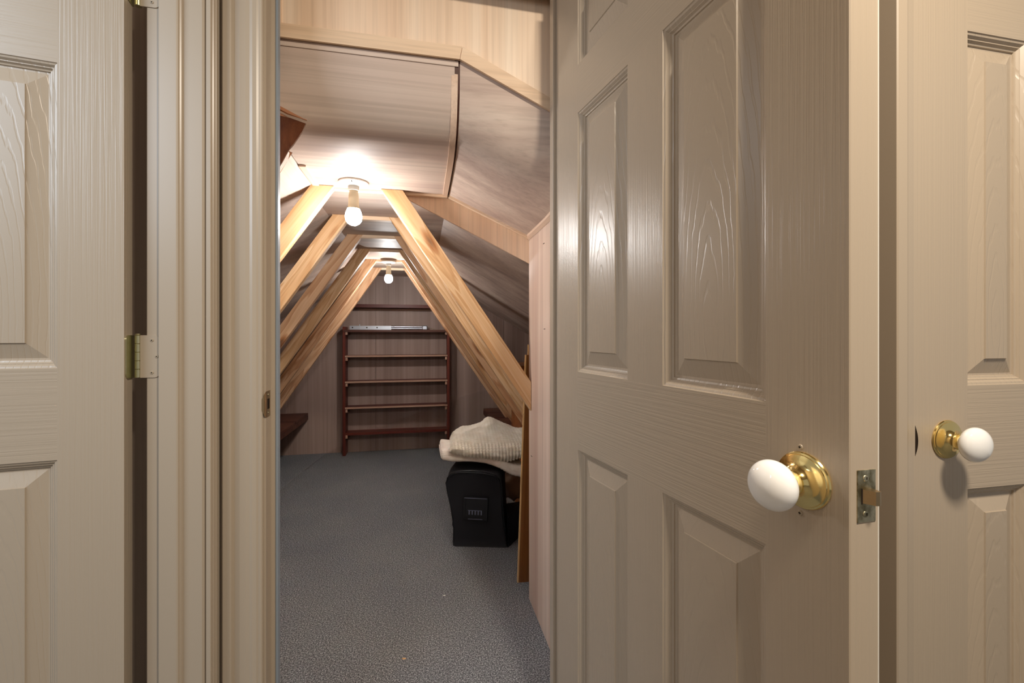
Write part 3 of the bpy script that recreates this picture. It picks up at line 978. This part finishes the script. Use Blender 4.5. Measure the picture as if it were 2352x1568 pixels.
box('end_clip', (0.006, 4.205, zt), (0.055, 4.232, zt + 0.040), 'metal_grey', mr, 0.006)
bm = bmesh.new()
tube_bm(bm, [(0.05 - mr.location.x + 0.008 * i, -0.002 + 0.004 * math.sin(i), 0.026 - 0.0022 * i) for i in range(11)], 0.0022, 6)
finish('wire', bm, 'nickel', mr, 40)

# ------------------------------------------------------------------ low shelves under the eaves
def eaves_shelf(label, xa, xb, y0, y1, z, n, gap):
    r = empty('eaves_shelf', ((xa + xb) / 2, (y0 + y1) / 2, 0), 0, label, 'shelf')
    w = (y1 - y0) / n
    for k in range(n):
        box('board', (min(xa, xb), y0 + k * w, z - 0.02), (max(xa, xb), y0 + (k + 1) * w - gap, z), 'dark_shelf', r, 0.001)
    s = 1 if xb > xa else -1
    box('front_rail', (min(xa, xa + s * 0.02), y0, z - 0.06), (max(xa, xa + s * 0.02), y1, z - 0.0205), 'dark_shelf', r)
    box('support', (min(xa + s * 0.3, xa + s * 0.32), y0, 0.0005), (max(xa + s * 0.3, xa + s * 0.32), y1, z - 0.0205), 'dark_shelf', r)
    return r


eaves_shelf('low dark board shelf under the left eaves', -1.010, -1.75, 3.05, 4.295, 0.377, 3, 0.003)
eaves_shelf('low dark slatted shelf under the right eaves behind the blanket', 0.597, 1.40, 3.00, 4.295, 0.366, 5, 0.012)
us = empty('wall_shelf', (0.9, 2.75, 0), 0, 'brown shelf board under the eaves behind the leaning planks', 'shelf')
box('board', (0.58, 2.60, 0.880), (1.30, 2.95, 0.900), 'plank', us, 0.001)
box('front_rail', (0.58, 2.60, 0.800), (1.30, 2.615, 0.8795), 'brown_wood', us)
box('leg', (0.60, 2.62, 0.0005), (0.62, 2.93, 0.8795), 'brown_wood', us)
box('leg', (1.27, 2.62, 0.0005), (1.29, 2.93, 0.8795), 'brown_wood', us)

# ------------------------------------------------------------------ two planks leaning beside the plywood wall
def plank(label, x, y, w, ln, lean, th):
    r = empty('plank', (x, y, 0.001), 0, label, 'plank', 'planks leaning by the plywood wall')
    r.rotation_euler = (0, lean, 0)
    box('board', (0.005, 0, 0), (w, th, ln), 'plank', r, 0.0006, True, origin=(0, 0, 0))
    box('edge_strip', (0, 0, 0), (0.005, th, ln), 'plank_edge', r, 0.0, True, origin=(0, 0, 0))
    return r


plank('amber plank leaning upright beside the plywood wall, foot standing forward', 0.4125, 1.885, 0.058, 1.000, math.radians(2.1), 0.012)
plank('longer thin plank leaning behind the other, its tip above the strut', 0.4260, 1.905, 0.050, 1.045, math.radians(2.2), 0.010)

# ------------------------------------------------------------------ black soft bag with label window
def spline(pts, n):
    """Catmull-Rom through 2-D / 3-D points, n samples."""
    pts = [Vector(p) for p in pts]
    out = []
    m_ = len(pts) - 1
    for i in range(n):
        t = i / (n - 1) * m_
        k = min(int(t), m_ - 1)
        f = t - k
        p0, p1, p2, p3 = pts[max(k - 1, 0)], pts[k], pts[k + 1], pts[min(k + 2, m_)]
        out.append(0.5 * ((2 * p1) + (p2 - p0) * f + (2 * p0 - 5 * p1 + 4 * p2 - p3) * f * f + (3 * p1 - p0 - 3 * p2 + p3) * f ** 3))
    return out


BG = Vector((0.30, 2.40, 0.0))
bag = empty('storage_bag', BG, 0, 'black soft-sided bag with label window, under the folded blankets', 'bag')
FU = Vector((0.968, -0.25, 0)); FN = Vector((0.25, 0.968, 0))      # along the bag's front, and into its depth
F0 = Vector((0.158, 2.276, 0))
outl = [(0.010, 0.0), (0.140, 0.0), (0.270, 0.0), (0.281, 0.008), (0.274, 0.06), (0.262, 0.14), (0.256, 0.22), (0.252, 0.31), (0.246, 0.350), (0.225, 0.372), (0.16, 0.388), (0.09, 0.391), (0.03, 0.388),
        (-0.006, 0.377), (-0.030, 0.350), (-0.036, 0.325), (-0.030, 0.285), (-0.012, 0.205), (0.000, 0.13), (-0.002, 0.112), (0.004, 0.095), (0.002, 0.03), (0.004, 0.006)]
bm = bmesh.new()
rings = []
for dep, sc, rise in ((0.006, 0.90, 0), (0.0, 0.965, 0), (0.006, 0.995, 0), (0.018, 1.0, 0), (0.06, 1.01, 0.006), (0.12, 1.02, 0.018), (0.18, 1.01, 0.020), (0.24, 0.99, 0.010), (0.25, 0.95, 0.0)):
    ring = []
    for a, z in outl:
        aa = 0.125 + (a - 0.125) * sc
        zz = 0.0 + z * (1 if sc >= 1 else sc + (1 - sc) * 0.4) + (rise if z > 0.3 else 0)
        if dep < 0.01 and sc < 0.95: zz = 0.02 + z * 0.92
        p = F0 + FU * aa + FN * dep + Vector((0, 0, max(zz, 0.001)))
        p += 0.004 * noise.noise_vector(p * 9.0) * (1 if z > 0.02 else 0)
        ring.append(bm.verts.new(p - BG))
    rings.append(ring)
for A, B in zip(rings, rings[1:]):
    for i in range(len(A)):
        bm.faces.new((A[i], A[(i + 1) % len(A)], B[(i + 1) % len(A)], B[i]))
bm.faces.new(rings[0][::-1]); bm.faces.new(rings[-1])
body = finish('body', bm, 'black_cloth', bag, 60)
pts = [F0 + FU * a + FN * 0.004 + Vector((0, 0, max(z, 0.004))) - BG for a, z in outl + outl[:1]]
bm = bmesh.new(); tube_bm(bm, pts, 0.0032, 8)
finish('piping', bm, 'black_plastic', bag, 50)


def on_front(a, z, d=0.0):
    return F0 + FU * a + FN * (0.0 - d) + Vector((0, 0, z)) - BG


lw = empty('label_window', on_front(0.117, 0.199, 0.002), math.atan2(FU.y, FU.x), parent=bag)
lw.rotation_euler = (0, 0.03, math.atan2(FU.y, FU.x))
bm = bmesh.new()
for a, b in (((-0.062, -0.056), (-0.050, 0.056)), ((0.050, -0.056), (0.062, 0.056)), ((-0.062, 0.046), (0.062, 0.058)), ((-0.062, -0.058), (0.062, -0.047))):
    add_box(bm, (a[0], -0.005, a[1]), (b[0], 0.001, b[1]))
finish('frame', bm, 'black_plastic', lw)
box('window', (-0.052, -0.0015, -0.048), (0.052, 0.001, 0.048), 'black_plastic', lw, local=True)
box('highlight_rib', (-0.058, -0.0062, 0.052), (0.058, -0.0045, 0.055), 'grey_print', lw, local=True)
bm = bmesh.new()
add_box(bm, (-0.038, -0.0025, -0.012), (0.034, -0.0016, -0.009))
for k in range(5):
    x = -0.034 + k * 0.0155
    add_box(bm, (x, -0.0025, -0.032), (x + 0.006, -0.0016, -0.012))
finish('card_teeth', bm, 'grey_print', lw)
box('lower_slot', (-0.036, -0.0062, -0.054), (0.038, -0.0045, -0.0515), 'grey_print', lw, local=True)

# crumpled brown cloth beside and behind the bag
bm = bmesh.new()
bmesh.ops.create_icosphere(bm, subdivisions=4, radius=1.0)
for v in bm.verts:
    d = v.co.copy()
    rr = 1.0 + 0.24 * noise.noise(d * 2.3 + Vector((3, 1, 7))) + 0.16 * abs(noise.noise(d * 5.0)) - 0.10 * abs(noise.noise(d * 9.0 + Vector((1, 2, 3))))
    v.co = Vector((d.x * 0.085 * rr, d.y * 0.15 * rr, max(d.z, -0.9) * 0.112 * rr))
o = finish('brown_garment', bm, 'brown_cloth', None, 60, loc=(0.530, 2.590, 0.225))
tag(o, 'crumpled brown leather garment wedged between the bag and the planks', 'garment')
prism('slumped_side', [(0.4335, 2.207), (0.508, 2.300), (0.545, 2.42), (0.455, 2.40)], 'z', 0.001, 0.150, 'black_cloth', bag)

# ------------------------------------------------------------------ folded blankets on the bag
def loft(name, secs, mat, ncol, nrow, parent=None, loc=(0, 0, 0), ripple=None, smooth=70):
    """secs: list along X of closed sections (lists of points); interpolated both ways."""
    rows = [spline(s + [s[0]], nrow + 1)[:-1] for s in secs]
    cols = []
    for j in range(nrow):
        cols.append(spline([r[j] for r in rows], ncol))
    bm = bmesh.new()
    L = Vector(loc)
    V = [[bm.verts.new(cols[j][i] - L) for j in range(nrow)] for i in range(ncol)]
    for i in range(ncol - 1):
        for j in range(nrow):
            bm.faces.new((V[i][j], V[i][(j + 1) % nrow], V[i + 1][(j + 1) % nrow], V[i + 1][j]))
    bm.faces.new(V[0][::-1]); bm.faces.new(V[-1])
    bmesh.ops.recalc_face_normals(bm, faces=bm.faces[:])
    if ripple:
        bm.normal_update()
        mv = [(v, v.normal.copy()) for v in bm.verts]
        for i in range(ncol):
            for j in range(nrow):
                v = V[i][j]
                v.co += v.normal * ripple(v.co + L, i, j)
    return finish(name, bm, mat, parent, smooth, loc)


# lower, ribbed white one: a flattened roll drooping to the right
secs = []
for x, z, y, h in ((0.097, 0.466, 2.32, 0.006), (0.100, 0.466, 2.30, 0.016), (0.110, 0.466, 2.285, 0.026), (0.150, 0.462, 2.275, 0.030), (0.25, 0.456, 2.262, 0.028), (0.33, 0.444, 2.250, 0.027), (0.40, 0.418, 2.240, 0.028), (0.46, 0.386, 2.235, 0.031), (0.53, 0.366, 2.235, 0.031)):
    w = 0.30 if x > 0.105 else 0.20
    secs.append([Vector((x, y + a * w, z + c * h)) for a, c in ((0.02, 0.0), (0.04, 0.8), (0.14, 1.0), (0.5, 1.0), (0.9, 0.8), (1.0, 0.0), (0.9, -0.9), (0.5, -1.0), (0.14, -1.0), (0.04, -0.8))])
bl = loft('folded_blanket', secs, 'white_cloth', 70, 60, None, (0.3, 2.38, 0.43),
          lambda p, i, j: 0.0011 * math.sin(p.z * 700.0) * (1 if p.x < 0.2 else 0.3) + 0.0014 * math.sin(p.x * 420.0) * (1 if p.x > 0.40 else 0))
tag(bl, 'white ribbed blanket folded flat, directly on the black bag', 'blanket', 'folded blankets')
# upper cream one
def low_top(x):
    pts = ((0.09, 0.494), (0.15, 0.4935), (0.25, 0.4855), (0.33, 0.4725), (0.40, 0.4475), (0.46, 0.4185), (0.6, 0.3985))
    for (a, za), (b, zb_) in zip(pts, pts[1:]):
        if x <= b: return za + (zb_ - za) * max(0, (x - a)) / (b - a)
    return pts[-1][1]


secs = []
for px, zr, zf, zb in ((1034, 0.500, 0.508, 0.494), (1040, 0.530, 0.528, 0.486), (1050, 0.552, 0.532, 0.482), (1062, 0.572, 0.528, 0.476), (1082, 0.575, 0.518, 0.465), (1104, 0.592, 0.508, 0.455), (1122, 0.616, 0.500, 0.444), (1147, 0.594, 0.504, 0.434),
                       (1168, 0.568, 0.508, 0.431), (1184, 0.550, 0.506, 0.437), (1200, 0.546, 0.504, 0.446)):
    pt = W(px, 1000, 2.24); xf = pt.x
    xr = W(px, 1000, 2.50).x
    f = lambda t: xf + (xr - xf) * t
    secs.append([Vector((f(0.03), 2.248, zb)), Vector((f(0.0), 2.232, (zb + zf) / 2)), Vector((f(0.03), 2.250, zf)), Vector((f(0.25), 2.315, zf + (zr - zf) * 0.40)), Vector((f(0.6), 2.41, zf + (zr - zf) * 0.80)),
                 Vector((f(1.0), 2.50, zr)), Vector((f(1.12), 2.545, (zr + 0.47) / 2)), Vector((f(1.05), 2.52, low_top(f(1.05)) + 0.005)), Vector((f(0.5), 2.38, low_top(f(0.5)) + 0.005))])


def waffle(p, i, j):
    q = 0.0016 * math.sin(p.x * 360.0 + 2.0 * noise.noise(p * 12)) * (1.2 if p.y < 2.27 else 0.25)
    q += 0.0014 * math.sin(p.y * 330.0 + p.z * 260.0 + 3.0 * noise.noise(p * 9))
    return q * 1.35 + 0.007 * noise.noise(p * 14.0)


bu = loft('folded_blanket', secs, 'cream_cloth', 150, 130, None, (0.32, 2.38, 0.48), waffle)
tag(bu, 'cream waffle-weave blanket crumpled on top of the pile', 'blanket', 'folded blankets')
tg = box('care_label', (0.136, 2.262, 0.503), (0.160, 2.292, 0.506), 'white_lamp', bu)
tg['label'] = 'small white care label'

# ------------------------------------------------------------------ crumbs on the carpet
for (px, py), sz, mt, lb in (((927, 1513), 0.010, 'plank_edge', 'tiny amber wood chip on the carpet nearest the doorway'), ((1020, 1368), 0.007, 'white_lamp', 'tiny pale scrap on the carpet further in')):
    dpt = CAM_H * F_PX / (py - HY)
    u = (px - CX) / F_PX
    bm = bmesh.new()
    vs = [bm.verts.new(Vector((sz * math.cos(a) * r, sz * math.sin(a) * r * 0.6, h))) for a, r, h in ((0, 1, 0.0), (1.1, 0.5, 0.001), (2.4, 0.9, 0.0), (3.9, 0.6, 0.001), (5.2, 0.8, 0.0))]
    top = bm.verts.new((0, 0, 0.004)); 
    for i in range(5): bm.faces.new((vs[i], vs[(i + 1) % 5], top))
    bm.faces.new(vs[::-1])
    tag(finish('wood_chip', bm, mt, None, loc=(dpt * (SY + CY * u), dpt * (CY - SY * u), 0.001)), lb, 'scrap')
